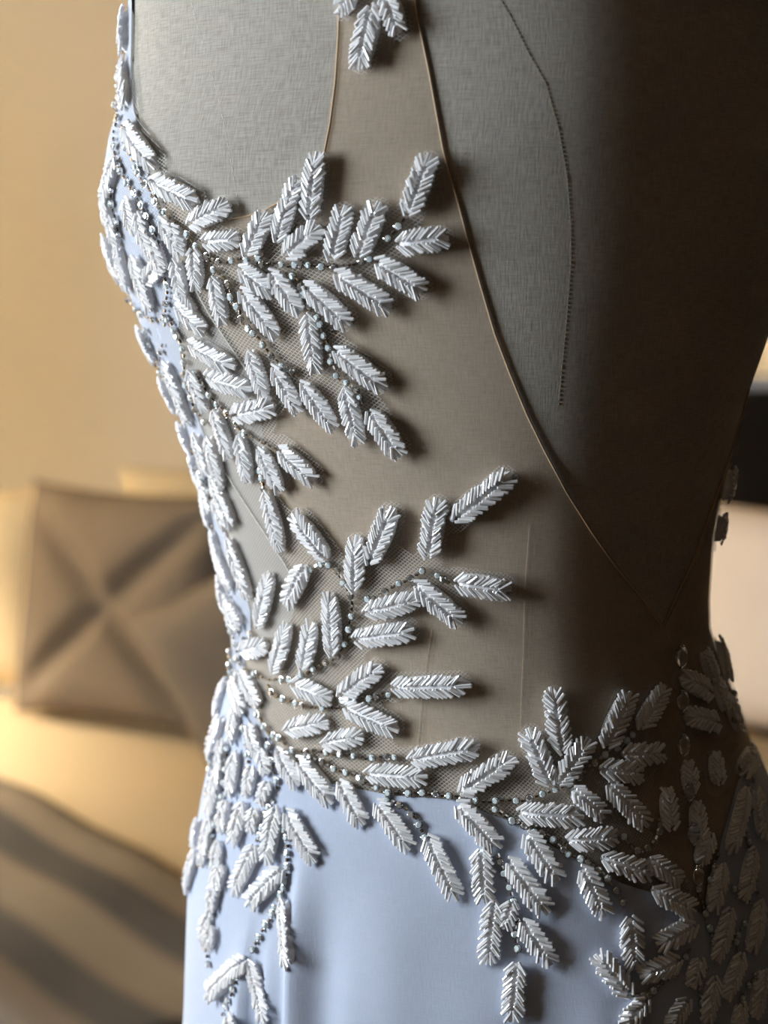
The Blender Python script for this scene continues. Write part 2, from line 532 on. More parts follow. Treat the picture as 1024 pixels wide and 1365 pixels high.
def _fit():
    global TL, TR
    zz = TL[0]
    inv_y_l, inv_l = np.array([t[0] for t in LEFT], float), np.array([t[1] for t in LEFT], float)
    inv_y_r, inv_r = np.array([t[0] for t in RIGHT], float), np.array([t[1] for t in RIGHT], float)
    uu = np.linspace(-2.2, 2.2, 700)
    U, Z = np.meshgrid(uu, zz)
    for _ in range(6):
        P = body(U, Z, SKIN)
        px, py = project(P)
        il, ir = px.argmin(1), px.argmax(1)
        k = np.arange(len(zz))
        el = np.interp(py[k, il], inv_y_l, inv_l) - px[k, il]
        er = np.interp(py[k, ir], inv_y_r, inv_r) - px[k, ir]
        ker = np.hanning(15)[1:-1]; ker /= ker.sum()
        el = np.convolve(np.pad(el, 6, mode='edge'), ker, mode='valid')
        er = np.convolve(np.pad(er, 6, mode='edge'), ker, mode='valid')
        TL = (zz, TL[1] + el * 0.72 / F)
        TR = (zz, np.interp(zz, *TR) + er * 0.72 / F)
_fit()
ZTOP, ZBOT = on_plane(512, -380)[2], 0.80
def grid_faces(nr, nc, wrap):
    i, j = np.meshgrid(np.arange(nr - 1), np.arange(nc if wrap else nc - 1), indexing='ij')
    j2 = (j + 1) % nc
    return np.stack([i * nc + j, i * nc + j2, (i + 1) * nc + j2, (i + 1) * nc + j], -1).reshape(-1, 4)
def surf_mesh(fn, us, zs, wrap):
    U, Z = np.meshgrid(us, zs)
    P = fn(U, Z)
    return P.reshape(-1, 3), grid_faces(len(zs), len(us), wrap), np.stack([U * 0.115, Z], -1).reshape(-1, 2)

US = np.linspace(-math.pi, math.pi, 320, endpoint=False)
form = empty('dress_form', 'beige linen covered dress form wearing the white gown', 'dress form', (0, 0, 0))
us = np.linspace(-math.pi, math.pi, 321)
V_, F_, UV_ = surf_mesh(lambda u, z: body(u, z), us, np.linspace(ZBOT, ZTOP, 300), False)
mesh_obj('torso', V_, F_, 'linen', form, uvs=UV_)
cx_t, hw_t, d_t = section(np.array(ZTOP))
mbn = MB()
nk = 40
ring = body(np.linspace(-math.pi, math.pi, nk, endpoint=False), np.full(nk, ZTOP))
mbn.v = [tuple(p) for p in ring] + [tuple(p + np.array([0, 0, 0.02])) for p in (ring - ring.mean(0)) * 1.02 + ring.mean(0)] + [(ring.mean(0)[0], ring.mean(0)[1], ZTOP + 0.028)]
mbn.f = [(k, (k + 1) % nk, nk + (k + 1) % nk, nk + k) for k in range(nk)] + [(nk + k, nk + (k + 1) % nk, 2 * nk) for k in range(nk)]
mbn.build('neck_cap', 'dark_wood', form)
ring = body(np.linspace(-math.pi, math.pi, nk, endpoint=False), np.full(nk, ZBOT))
MB().add(list(ring) + [(ring.mean(0)[0], 0, ZBOT)], [((k + 1) % nk, k, nk) for k in range(nk)]).build('underside', 'dark_wood', form)
cxw = float(ring.mean(0)[0])
MB().lathe([(0.016, 0.03), (0.016, ZBOT + 0.01)], 16, cxw, 0).build('pole', 'brass', form, True)
MB().lathe([(0, 0), (0.16, 0), (0.16, 0.02), (0.03, 0.035), (0, 0.035)], 32, cxw, 0).build('base', 'dark_wood', form, True)

# ------------------------------------------------------------------ skirt surface
ZHIP = on_plane(512, 1330)[2]
def u_at(px, py):
    """u of the body point seen at this pixel (front side)"""
    z = on_plane(px, py, -0.10)[2]
    uu = np.linspace(-1.5, 1.5, 1500)
    for _ in range(4):
        P = body(uu, np.full_like(uu, z))
        k = np.argmin(np.abs(project(P)[0] - px))
        z = on_plane(px, py, P[k, 1])[2]
    return uu[k], z
FOLDS = []
for px, y0, amp, sl, sr in ((401, 1090, 0.0065, 0.020, 0.05), (440, 1110, -0.0016, 0.05, 0.08), (369, 1210, 0.006, 0.022, 0.05), (338, 1185, 0.006, 0.06, 0.016), (520, 1120, 0.0028, 0.10, 0.10), (470, 1180, 0.0015, 0.05, 0.05), (640, 1230, 0.003, 0.14, 0.14), (800, 1250, 0.004, 0.10, 0.2)):
    FOLDS.append((u_at(px, 1290)[0], u_at(px, y0)[1], amp, sl, sr))
def skirt(u, z, extra=0.0):
    u = np.asarray(u, float); z = np.asarray(z, float)
    zz = np.maximum(z, ZHIP)
    drop = np.clip((ZHIP - z) / ZHIP, 0, 1)
    off = 0.0026 + extra + 0.11 * drop ** 1.2
    for u0, z0, amp, sl, sr in FOLDS:
        s = np.where(u < u0, sl, sr)
        grow = np.clip((z0 - z) / 0.07, 0, 1)
        grow = grow * grow * (3 - 2 * grow)
        off = off + amp * grow * np.exp(-((u - u0) / s) ** 2)
    off = off + drop * 0.02 * np.sin(u * 11) + drop * 0.008 * np.sin(u * 23 + 1)
    off = np.maximum(off + np.clip((1.0 - z) / 0.1, 0, 1) * 0.001, 0.0018)
    P = body(u, zz, off)
    P[..., 2] = z
    return P

# signed distance helpers in photo pixels -------------------------------------------------
def sd_poly(px, py, poly):
    poly = np.asarray(poly, float)
    d2 = np.full(px.shape, 1e18)
    inside = np.zeros(px.shape, bool)
    n = len(poly)
    for i in range(n):
        a, b_ = poly[i], poly[(i + 1) % n]
        e = b_ - a
        wx, wy = px - a[0], py - a[1]
        t = np.clip((wx * e[0] + wy * e[1]) / (e @ e + 1e-9), 0, 1)
        d2 = np.minimum(d2, (wx - e[0] * t) ** 2 + (wy - e[1] * t) ** 2)
        c = ((a[1] <= py) & (b_[1] > py)) | ((b_[1] <= py) & (a[1] > py))
        with np.errstate(divide='ignore', invalid='ignore'):
            xi = a[0] + (py - a[1]) / (b_[1] - a[1] if b_[1] != a[1] else 1e-9) * e[0]
        inside ^= c & (px < xi)
    d = np.sqrt(d2)
    return np.where(inside, -d, d)
def sd_segs(px, py, segs):
    d2 = np.full(px.shape, 1e18)
    for ax, ay, bx, by, r in segs:
        ex_, ey_ = bx - ax, by - ay
        wx, wy = px - ax, py - ay
        t = np.clip((wx * ex_ + wy * ey_) / (ex_ * ex_ + ey_ * ey_ + 1e-9), 0, 1)
        dd = np.sqrt((wx - ex_ * t) ** 2 + (wy - ey_ * t) ** 2) - r
        d2 = np.minimum(d2, dd)
    return d2
def unfolded(P):
    """pixel coordinates; points round the back of the outline are unfolded past it"""
    px, py = project(P)
    nz, nu = px.shape
    mid = nu // 2
    for i in range(nz):
        row = px[i]
        l = int(np.argmin(row[:mid])); r = mid + int(np.argmax(row[mid:]))
        row[:l] = 2 * row[l] - row[:l]
        row[r + 1:] = 2 * row[r] - row[r + 1:]
    return px, py
def clip_patch(name, fn, us, zs, sdf, mat, parent):
    """part of a surface where sdf < 0, cut cleanly along the border"""
    U, Z = np.meshgrid(us, zs)
    P = fn(U, Z)
    px, py = unfolded(P)
    S = sdf(px, py)
    nz, nu = S.shape
    verts, uvs, faces, cache = [], [], [], {}
    def vert(i, j):
        k = (i, j)
        if k not in cache:
            cache[k] = len(verts)
            verts.append(P[i, j]); uvs.append((U[i, j] * 0.115, Z[i, j]))
        return cache[k]
    def cut(a, b_):
        if a > b_: a, b_ = b_, a
        k = (a, b_)
        if k not in cache:
            t = S[a] / (S[a] - S[b_])
            cache[k] = len(verts)
            verts.append(P[a] * (1 - t) + P[b_] * t)
            uvs.append(((U[a] * (1 - t) + U[b_] * t) * 0.115, Z[a] * (1 - t) + Z[b_] * t))
        return cache[k]
    ins = S < 0
    anyin = ins[:-1, :-1] | ins[1:, :-1] | ins[:-1, 1:] | ins[1:, 1:]
    for i, j in zip(*np.nonzero(anyin)):
        c = ((i, j), (i, j + 1), (i + 1, j + 1), (i + 1, j))
        poly = []
        for k in range(4):
            a, b_ = c[k], c[(k + 1) % 4]
            if ins[a]: poly.append(vert(*a))
            if ins[a] != ins[b_]: poly.append(cut(a, b_))
        if len(poly) > 2: faces.append(poly)
    return mesh_obj(name, verts, faces, mat, parent, uvs=uvs)

# ------------------------------------------------------------------ traced layout of the beadwork (photo pixels)
LEAVES = [
 (498,8,480,95,42),(515,-8,535,46,40),(475,-18,455,22,28),
 (170,145,164,78,30),(166,72,166,10,24),(170,168,213,225,36),(205,240,268,270,40),(255,300,310,272,38),(275,322,322,318,34),
 (158,212,142,282,30),(172,262,185,312,28),(190,300,210,348,28),(218,290,248,342,28),(152,288,160,328,26),
 (142,310,165,375,34),(180,340,206,415,34),(160,325,174,388,28),(262,330,266,387,26),(236,345,249,402,30),
 (238,405,278,440,36),(287,368,302,432,26),(255,455,318,488,38),(182,432,210,482,30),(222,480,247,537,26),(256,492,278,547,24),
 (279,500,340,518,38),(314,552,370,540,42),(288,545,310,610,26),(280,580,300,652,24),(322,578,335,642,24),(348,595,378,654,30),
 (335,465,358,532,28),(374,596,424,641,36),(357,655,379,735,24),(440,745,393,683,38),(366,485,402,549,28),(405,508,450,572,32),
 (462,515,482,593,32),(495,545,537,607,40),(447,463,518,517,40),(413,418,425,497,30),(408,378,470,434,40),(449,363,525,412,40),
 (503,348,570,389,42),(322,355,368,390,36),(363,360,405,417,34),(325,385,374,448,34),(545,287,577,205,42),(530,325,600,317,40),
 (480,342,508,268,42),(445,347,463,273,38),(415,292,426,202,34),(372,322,393,257,30),(388,268,402,238,24),(383,342,430,300,36),(332,340,360,282,36),
 (285,635,315,702,28),(307,715,336,800,22),(285,705,302,772,24),(347,836,365,762,30),(410,753,384,806,36),
 (475,787,478,711,32),(495,750,527,674,42),(447,873,443,787,34),(407,893,420,827,32),(368,896,388,829,30),(325,867,363,858,34),
 (325,895,350,940,30),(303,795,326,832,30),(392,910,446,931,34),(383,974,442,961,32),(455,927,512,885,34),(460,940,535,973,38),
 (525,914,631,911,38),(475,850,556,838,40),(488,815,562,796,34),(555,775,619,830,40),(606,692,687,627,40),(573,743,586,662,40),(608,775,683,785,42),
 (432,991,488,980,30),(490,1031,573,1036,34),(548,1013,643,995,38),(613,1056,688,1007,36),(398,1010,448,1070,44),(374,998,402,1048,36),
 (455,1040,488,1100,40),(505,1068,550,1132,38),(572,1115,613,1200,40),(610,1070,668,1132,46),(643,1128,648,1204,38),(660,1200,652,1285,36),
 (678,1145,732,1217,44),(702,1110,745,1174,40),(692,1083,779,1088,38),(697,1225,737,1284,38),(690,1280,683,1361,40),(684,1198,673,1236,22),
 (735,1046,703,970,42),(750,1005,737,914,36),(742,1046,786,984,38),(762,1050,806,1089,40),(805,997,838,921,40),(850,972,884,914,34),
 (828,1005,884,1003,36),(798,1025,856,1030,40),(808,1045,862,1102,38),(755,1120,822,1115,36),(800,1143,868,1165,36),(775,1155,808,1221,34),
 (862,1145,906,1176,38),(892,1108,886,1050,28),(868,1185,925,1215,36),(838,1220,845,1292,40),(840,1326,794,1270,42),(925,1230,872,1258,42),
 (905,1278,850,1300,34),(860,1330,828,1368,34),(915,1330,888,1366,30),(930,1275,917,1314,24),
 (950,908,935,868,32),(970,910,957,850,28),(945,925,905,903,36),(955,965,910,955,38),(966,950,952,905,30),(985,975,965,930,30),
 (920,1062,914,1014,28),(930,1122,925,1068,28),(955,1047,950,1003,28),(945,1110,928,1152,26),(990,1050,966,1140,32),(1002,1000,974,1042,36),
 (1005,1050,1012,1120,32),(1000,1130,985,1200,32),(960,1150,945,1215,30),(970,1210,950,1280,30),(1010,1200,995,1270,32),(985,1270,962,1330,32),(1015,1290,1000,1355,32),(950,1300,938,1362,28),(985,1335,975,1390,30),
 (978,668,979,624,30),(962,722,960,686,30),
 (302,905,291,955,26),(300,955,281,1010,36),(320,940,312,992,24),(335,965,350,1012,26),(352,1000,360,1032,26),(318,1000,310,1062,26),
 (296,1022,282,1092,26),(362,1040,350,1072,28),(328,1068,314,1127,34),(372,1075,358,1154,38),(385,1080,426,1149,40),(345,1125,313,1194,38),
 (380,1158,331,1208,42),(380,1198,387,1294,36),(333,1278,277,1332,40),(335,1280,356,1364,38),(308,1350,322,1388,30),
 (285,1090,272,1152,30),(295,1120,290,1182,28),(266,1135,248,1190,30),(292,1175,284,1218,28),(283,1220,273,1256,24),(287,1232,283,1264,22),
 (145,262,148,300,24),(188,280,198,322,24),(206,318,222,362,26),(186,362,200,400,24),(232,300,246,330,22),(238,520,256,566,24),(268,630,285,680,24),(290,660,306,705,24),(292,735,312,785,24),(306,800,318,842,24),(312,905,330,950,26),(300,985,296,1030,26),(340,1020,332,1062,26),(306,1065,298,1110,26),(345,1075,338,1110,24),(268,1090,262,1130,24),(300,1150,292,1190,24),
 (215,500,229,548,24),(236,560,253,603,24),(247,602,263,652,24),(264,577,280,632,24),(262,652,277,702,24),(278,765,299,815,26),(262,420,240,388,24),(200,375,222,345,22),
]
STRANDS = [
 [(150,245),(152,270),(158,298),(162,320)],[(303,868),(298,900),(291,930),(287,962)],[(312,880),(309,912),(313,940)],[(286,1000),(281,1040),(275,1080)],[(196,440),(205,470),(214,492)],
 [(153,130),(160,155),(154,180),(156,210),(164,232),(176,248),(190,272),(204,300),(213,318),(213,348),(224,375),(225,395),(223,415),(222,440)],
 [(167,172),(168,195),(180,212),(190,237),(201,252),(213,275),(233,295),(246,306),(260,323),(272,336),(285,346),(303,350),(320,345),(340,348),(358,334)],
 [(342,350),(355,352),(372,350),(386,355),(400,352),(423,354),(450,356),(470,352),(489,347),(500,342)],
 [(519,317),(529,306),(538,293),(540,287)],
 [(383,317),(393,306),(400,296)],
 [(172,398),(181,409),(190,418),(207,425),(228,426),(243,455),(247,470),(249,500)],
 [(262,496),(271,511),(281,526),(289,536),(301,546),(313,558),(321,571),(333,578),(350,588),(360,592),(369,599)],
 [(218,460),(216,478),(214,492),(226,505),(236,528),(241,545),(246,556)],
 [(250,512),(257,526),(261,544),(271,555),(277,566)],
 [(287,360),(302,370),(308,382),(310,402),(322,410),(323,430),(337,441),(349,453),(357,465),(365,476),(377,486),(388,491),(399,500)],
 [(392,367),(401,374),(405,392),(412,402),(421,416),(428,430),(432,444),(438,455),(440,470),(444,486),(450,501),(463,509),(475,518),(484,533),(489,542)],
 [(350,628),(352,640),(354,652)],
 [(255,605),(262,616),(269,632),(279,642),(283,662),(291,682),(298,700),(306,711)],
 [(272,690),(280,735),(288,770),(294,785),(300,808),(310,838),(317,860),(320,880),(327,892),(342,900)],
 [(327,850),(335,847),(343,842)],
 [(342,898),(358,906),(376,906),(391,905),(410,897),(428,887),(450,875),(461,861),(466,845),(469,828),(473,806),(467,788),(459,775),(452,759)],
 [(440,752),(427,751),(417,758)],
 [(360,915),(368,927),(390,936),(408,942),(430,943),(451,943)],
 [(458,933),(474,931),(497,930),(514,922),(526,926)],
 [(492,798),(503,795),(520,783),(545,772),(560,763),(570,757)],[(585,765),(600,776)],[(604,691),(612,692)],
 [(318,898),(326,916),(336,936),(346,952),(351,964),(360,977),(375,985),(386,996)],
 [(393,1000),(408,1002),(424,1000),(438,1003),(453,1006),(470,1006),(488,1011),(505,1008),(520,1009),(537,1008)],
 [(415,1009),(430,1015),(443,1023),(457,1027),(470,1031),(484,1039),(498,1048),(511,1054),(525,1057),(555,1056),(588,1059),(603,1060),(620,1063),(636,1067),(652,1068),(669,1067),(700,1066),(718,1060),(747,1050),(767,1040),(785,1023),(797,1013),(808,1004),(825,996),(846,975)],
 [(517,1066),(532,1071),(543,1078),(558,1093),(562,1103),(568,1116)],
 [(660,1078),(668,1083),(682,1093),(696,1096),(709,1107),(723,1111),(737,1118),(747,1129),(758,1138),(775,1145),(790,1153),(800,1161),(811,1173),(823,1190),(832,1208)],
 [(664,1140),(670,1155),(675,1170),(681,1185),(685,1199),(689,1212),(690,1223),(687,1237),(688,1253),(692,1270)],
 [(327,970),(329,982),(332,999),(333,1014),(331,1037),(329,1048)],
 [(357,985),(360,1000),(364,1018),(370,1038),(372,1055)],[(366,1068),(359,1080),(353,1096),(349,1111),(343,1124)],
 [(376,1088),(380,1103),(383,1117),(385,1130),(385,1148),(384,1165),(381,1180),(372,1202),(361,1224),(354,1235),(346,1252),(337,1270)],
 [(322,1292),(312,1322),(306,1338),(298,1354)],
 [(310,962),(308,985),(305,1002),(302,1040),(299,1060),(297,1078),(290,1098),(284,1108),(290,1130),(276,1142),(265,1157)],
 [(282,1200),(286,1215),(280,1235),(278,1252),(280,1290)],
 [(830,1115),(842,1130),(853,1138),(863,1130),(872,1122),(880,1100),(876,1088)],
 [(840,1325),(852,1326),(865,1325),(885,1308),(897,1298)],
 [(928,1185),(935,1205),(940,1228),(946,1245),(952,1265)],[(918,1268),(908,1280)],
 [(975,925),(980,940),(978,955),(970,965)],[(985,1025),(995,1032),(1004,1040),(992,1062)],[(1000,1080),(990,1100),(998,1130)],[(968,1180),(985,1190),(1000,1205)],[(990,1230),(978,1250),(985,1275)],[(955,1140),(948,1160),(940,1180)],[(1008,1150),(1000,1170),(1010,1195)],[(1005,1300),(990,1320),(980,1350)],[(935,1290),(930,1320),(938,1350)],
]
PIPES = [
 [(466,-225),(458,-120),(452,-40),(450,10),(449,50),(445,110),(438,165),(430,205)],
 [(304,292),(325,289),(345,283),(366,272),(384,258)],
 [(538,-225),(542,-120),(548,-40),(555,20),(570,90),(581,150),(590,200),(610,270),(626,330),(640,380),(659,445),(680,500),(702,553),(725,600),(756,657),(790,710),(826,760),(862,803),(886,836)],
 [(1003,520),(985,590),(960,660),(930,745),(904,800),(887,836)],
]
NUDE = [(466,-225),(452,-40),(449,50),(445,110),(433,195),(400,258),(350,282),(304,292),(262,288),(225,255),(215,300),(240,420),(300,650),(320,900),(360,1060),(610,1090),(700,1120),(860,1210),(925,1215),(912,900),(887,836),(862,803),(790,710),(725,600),(680,500),(640,380),(610,270),(590,200),(570,90),(555,20),(548,-40),(538,-225)]
NUDE_R = [(1003,520),(985,590),(960,660),(930,745),(904,800),(887,836),(914,900),(925,1215),(1300,1215),(1300,520)]
BODICE = [(-700,-40),(176,-40),(175,40),(174,90),(177,140),(186,180),(192,215),(205,265),(222,310),(232,360),(238,420),(240,470),(250,520),(268,570),(287,615),(283,660),(296,700),(318,760),(334,815),(334,850),(325,880),(332,920),(345,960),(370,1000),(372,1060),(-700,1060)]
SKIRT = [(-900,900),(300,915),(330,958),(352,990),(372,1012),(400,1030),(430,1042),(470,1050),(520,1060),(560,1063),(606,1066),(652,1085),(690,1098),(740,1130),(790,1158),(830,1178),(870,1190),(915,1202),(938,1222),(948,1190),(962,1120),(985,1040),(1010,1000),(1300,980),(1700,980),(1700,20000),(-900,20000)]
NET_A = [(200,235),(262,296),(330,335),(470,350),(470,385),(440,400),(445,470),(500,520),(480,560),(430,525),(395,500),(372,520),(372,555),(362,585),(395,610),(360,650),(395,690),(430,745),(475,745),(520,720),(560,745),(570,770),(500,850),(480,890),(510,940),(520,985),(560,1015),(640,1020),(690,1005),(745,1035),(850,970),(880,1000),(860,1100),(925,1180),(915,1202),(700,1110),(606,1075),(400,1040),(330,960),(300,800),(230,480),(180,330)]

# ------------------------------------------------------------------ the gown
gown = empty('wedding_dress', 'white wedding dress with sheer sides, beaded leaves and crystal strands', 'dress', (0, 0, 0))
us_f = np.radians(np.arange(-150, 150.01, 0.6))
zlo, zhi = on_plane(512, 1240)[2] - 0.02, on_plane(512, -225)[2]
zs_f = np.arange(zlo, zhi, 0.0013)
clip_patch('nude_tulle_side', lambda u, z: body(u, z, 0.0008), us_f, zs_f, lambda x, y: sd_poly(x, y, NUDE), 'nude_tulle', gown)
clip_patch('nude_tulle_back', lambda u, z: body(u, z, 0.0008), us_f, zs_f, lambda x, y: sd_poly(x, y, NUDE_R), 'nude_tulle', gown)
us_b = np.radians(np.arange(-179, 60, 1.0))
clip_patch('bodice', lambda u, z: body(u, z, 0.0016), us_b, np.arange(zlo, zhi, 0.002), lambda x, y: sd_poly(x, y, BODICE), 'crepe', gown)
LINING = [(232,330),(262,390),(300,450),(345,520),(352,600),(348,650),(372,735),(400,790),(380,850),(345,850),(330,800),(300,690),(280,600),(245,500),(228,420)]
clip_patch('net_lining', lambda u, z: body(u, z, 0.0012), us_f, zs_f, lambda x, y: sd_poly(x, y, LINING), 'net_lining', gown)
segs = [(a, b_, a + (c - a) * 0.82, b_ + (d - b_) * 0.82, 3 + w_ * 0.40) for a, b_, c, d, w_ in LEAVES if b_ < 1090]
for st in STRANDS:
    for (a, b_), (c, d) in zip(st[:-1], st[1:]):
        if b_ < 1090: segs.append((a, b_, c, d, 11))
def net_sdf(x, y):
    s = np.minimum(sd_segs(x, y, segs), sd_poly(x, y, NET_A))
    return np.maximum(s, -sd_poly(x, y, SKIRT) - 6)
clip_patch('white_net_overlay', lambda u, z: body(u, z, 0.0021), us_f, zs_f, net_sdf, 'white_net', gown)
us_s = np.linspace(-math.pi, math.pi, 541)
zs_s = np.concatenate([np.linspace(0.015, 0.80, 90, endpoint=False), np.arange(0.80, on_plane(512, 890)[2], 0.0018)])
skirt_o = clip_patch('skirt', lambda u, z: skirt(u, z), us_s, zs_s, lambda x, y: sd_poly(x, y, SKIRT), 'crepe', gown)

# ray tests against the dressed surface
Vb, Fb, _ = surf_mesh(lambda u, z: body(u, z, 0.0022), us_f, np.arange(0.80, ZTOP, 0.002), False)
bvh_body = BVHTree.FromPolygons([Vector(v) for v in Vb], [tuple(int(k) for k in f) for f in Fb])
bvh_skirt = BVHTree.FromPolygons([v.co.copy() for v in skirt_o.data.vertices], [tuple(p.vertices) for p in skirt_o.data.polygons])
def cast(px, py):
    d = Vector(ray_dir(px, py)).normalized()
    o = Vector(CAM)
    best = None
    for bv in (bvh_body, bvh_skirt):
        loc, nor, idx, dist = bv.ray_cast(o, d)
        if loc is not None and (best is None or dist < best[2]):
            if nor.dot(d) > 0: nor = -nor
            best = (loc, nor, dist)
    return best
def hit(px, py):
    for k in range(60):
        r = cast(px + (1 if px < 620 else -1) * k * 1.0, py)
        if r: return r[0], r[1]
    return None

def tube(name, pts, rad, mat, parent, seg=6, raise_=0.0):
    """round cord along a traced line lying on the body"""
    P = []
    for (a, b_), (c, d) in zip(pts[:-1], pts[1:]):
        L = math.hypot(c - a, d - b_)
        for t in np.arange(0, 1, 4.0 / max(L, 4.0)):
            h = hit(a + (c - a) * t, b_ + (d - b_) * t)
            if h: P.append((h[0] + h[1] * raise_, h[1]))
    # light smoothing
    Q = np.array([p[0] for p in P]); Nn = np.array([p[1] for p in P])
    for _ in range(3):
        Q[1:-1] = (Q[:-2] + 2 * Q[1:-1] + Q[2:]) / 4
    v, f = [], []
    n = len(Q)
    for i in range(n):
        tdir = Q[min(i + 1, n - 1)] - Q[max(i - 1, 0)]
        tdir = tdir / (np.linalg.norm(tdir) + 1e-12)
        nn = Nn[i] - tdir * (Nn[i] @ tdir); nn /= np.linalg.norm(nn) + 1e-12
        bb = np.cross(tdir, nn)
        for k in range(seg):
            a_ = 2 * math.pi * k / seg
            v.append(Q[i] + (nn * math.cos(a_) + bb * math.sin(a_)) * rad)
    for i in range(n - 1):
        for k in range(seg):
            k2 = (k + 1) % seg
            f.append((i * seg + k, i * seg + k2, (i + 1) * seg + k2, (i + 1) * seg + k))
    return mesh_obj(name, v, f, mat, parent)
for p in PIPES:
    tube('piping', p, 0.0005, 'piping', gown, raise_=-0.0015)
tube('boning_seam', [(247,359),(262,390),(282,425),(319,480),(340,512),(352,535)], 0.0005, 'boning_tape', gown, raise_=-0.0004)
tube('boning_seam', [(300,630),(318,659),(345,700),(380,753),(398,790)], 0.0005, 'boning_tape', gown, raise_=-0.0004)
tube('tulle_gather', [(575,840),(570,870),(562,930),(556,1000)], 0.0002, 'nude_tulle', gown, raise_=-0.001)
tube('tulle_gather', [(706,700),(700,780),(697,880),(693,975)], 0.0002, 'nude_tulle', gown, raise_=-0.001)

# stitched seams of the linen cover
def stitches(name, pts, dash, mat):
    mb = MB()
    for (a, b_), (c, d) in zip(pts[:-1], pts[1:]):
        L = math.hypot(c - a, d - b_)
        for t in np.arange(0, 1, dash / L) + random.uniform(-0.2, 0.2) * dash / L:
            h0 = hit(a + (c - a) * t, b_ + (d - b_) * t)
            t2 = t + 0.6 * dash / L
            h1 = hit(a + (c - a) * t2, b_ + (d - b_) * t2)
            if not h0 or not h1: continue
            p0, p1, nn = h0[0] - h0[1] * 0.0022, h1[0] - h1[1] * 0.0022, h0[1]
            sd_ = (p1 - p0).cross(nn).normalized() * 0.00026 * random.uniform(0.7, 1.3)
            up_ = nn * 0.0003
            mb.add([p0 - sd_, p0 + sd_, p1 + sd_, p1 - sd_, p0 - sd_ * .5 + up_, p0 + sd_ * .5 + up_, p1 + sd_ * .5 + up_, p1 - sd_ * .5 + up_],
                   [(4, 5, 6, 7), (0, 1, 5, 4), (1, 2, 6, 5), (2, 3, 7, 6), (3, 0, 4, 7)])
    o = mb.build(name, mat, form)
    tag(o, kind='stuff')
stitches('seam_stitching', [(650,-30),(680,20),(705,70),(728,110),(745,170),(757,235),(762,300),(762,350),(757,420),(750,490),(746,540)], 6, 'stitch')
stitches('seam_stitching', [(245,-20),(255,20),(270,70),(285,120),(298,180),(308,235),(316,280)], 11, 'stitch_pale')

# ------------------------------------------------------------------ beaded leaves
SEG = 6
def bead_template():
    rings = [(0.0, 0.62), (0.05, 1.0), (0.95, 1.0), (1.0, 0.62)]
    v = [(r * math.cos(2 * math.pi * k / SEG), r * math.sin(2 * math.pi * k / SEG), t) for t, r in rings for k in range(SEG)]
    f = []
    for i in range(3):
        for k in range(SEG):
            k2 = (k + 1) % SEG
            f.append((i * SEG + k, i * SEG + k2, (i + 1) * SEG + k2, (i + 1) * SEG + k))
    f.append(tuple(range(SEG))[::-1])
    f.append(tuple(range(3 * SEG, 4 * SEG)))
    return np.array(v), f
BV, BF = bead_template()
def bead(vl, fl, p0, p1, r):
    p0, p1 = np.asarray(p0, float), np.asarray(p1, float)
    d = p1 - p0
    L = np.linalg.norm(d)
    w_ = d / L
    a = np.cross(w_, (0, 0, 1.0) if abs(w_[2]) < 0.9 else (1.0, 0, 0)); a /= np.linalg.norm(a)
    b_ = np.cross(w_, a)
    ph = random.random() * 2
    a, b_ = a * math.cos(ph) + b_ * math.sin(ph), b_ * math.cos(ph) - a * math.sin(ph)
    pts = p0 + np.outer(BV[:, 0] * r, a) + np.outer(BV[:, 1] * r, b_) + np.outer(BV[:, 2] * L, w_)
    n = len(vl)
    vl.extend(pts)
    fl.extend([tuple(n + k for k in q) for q in BF])
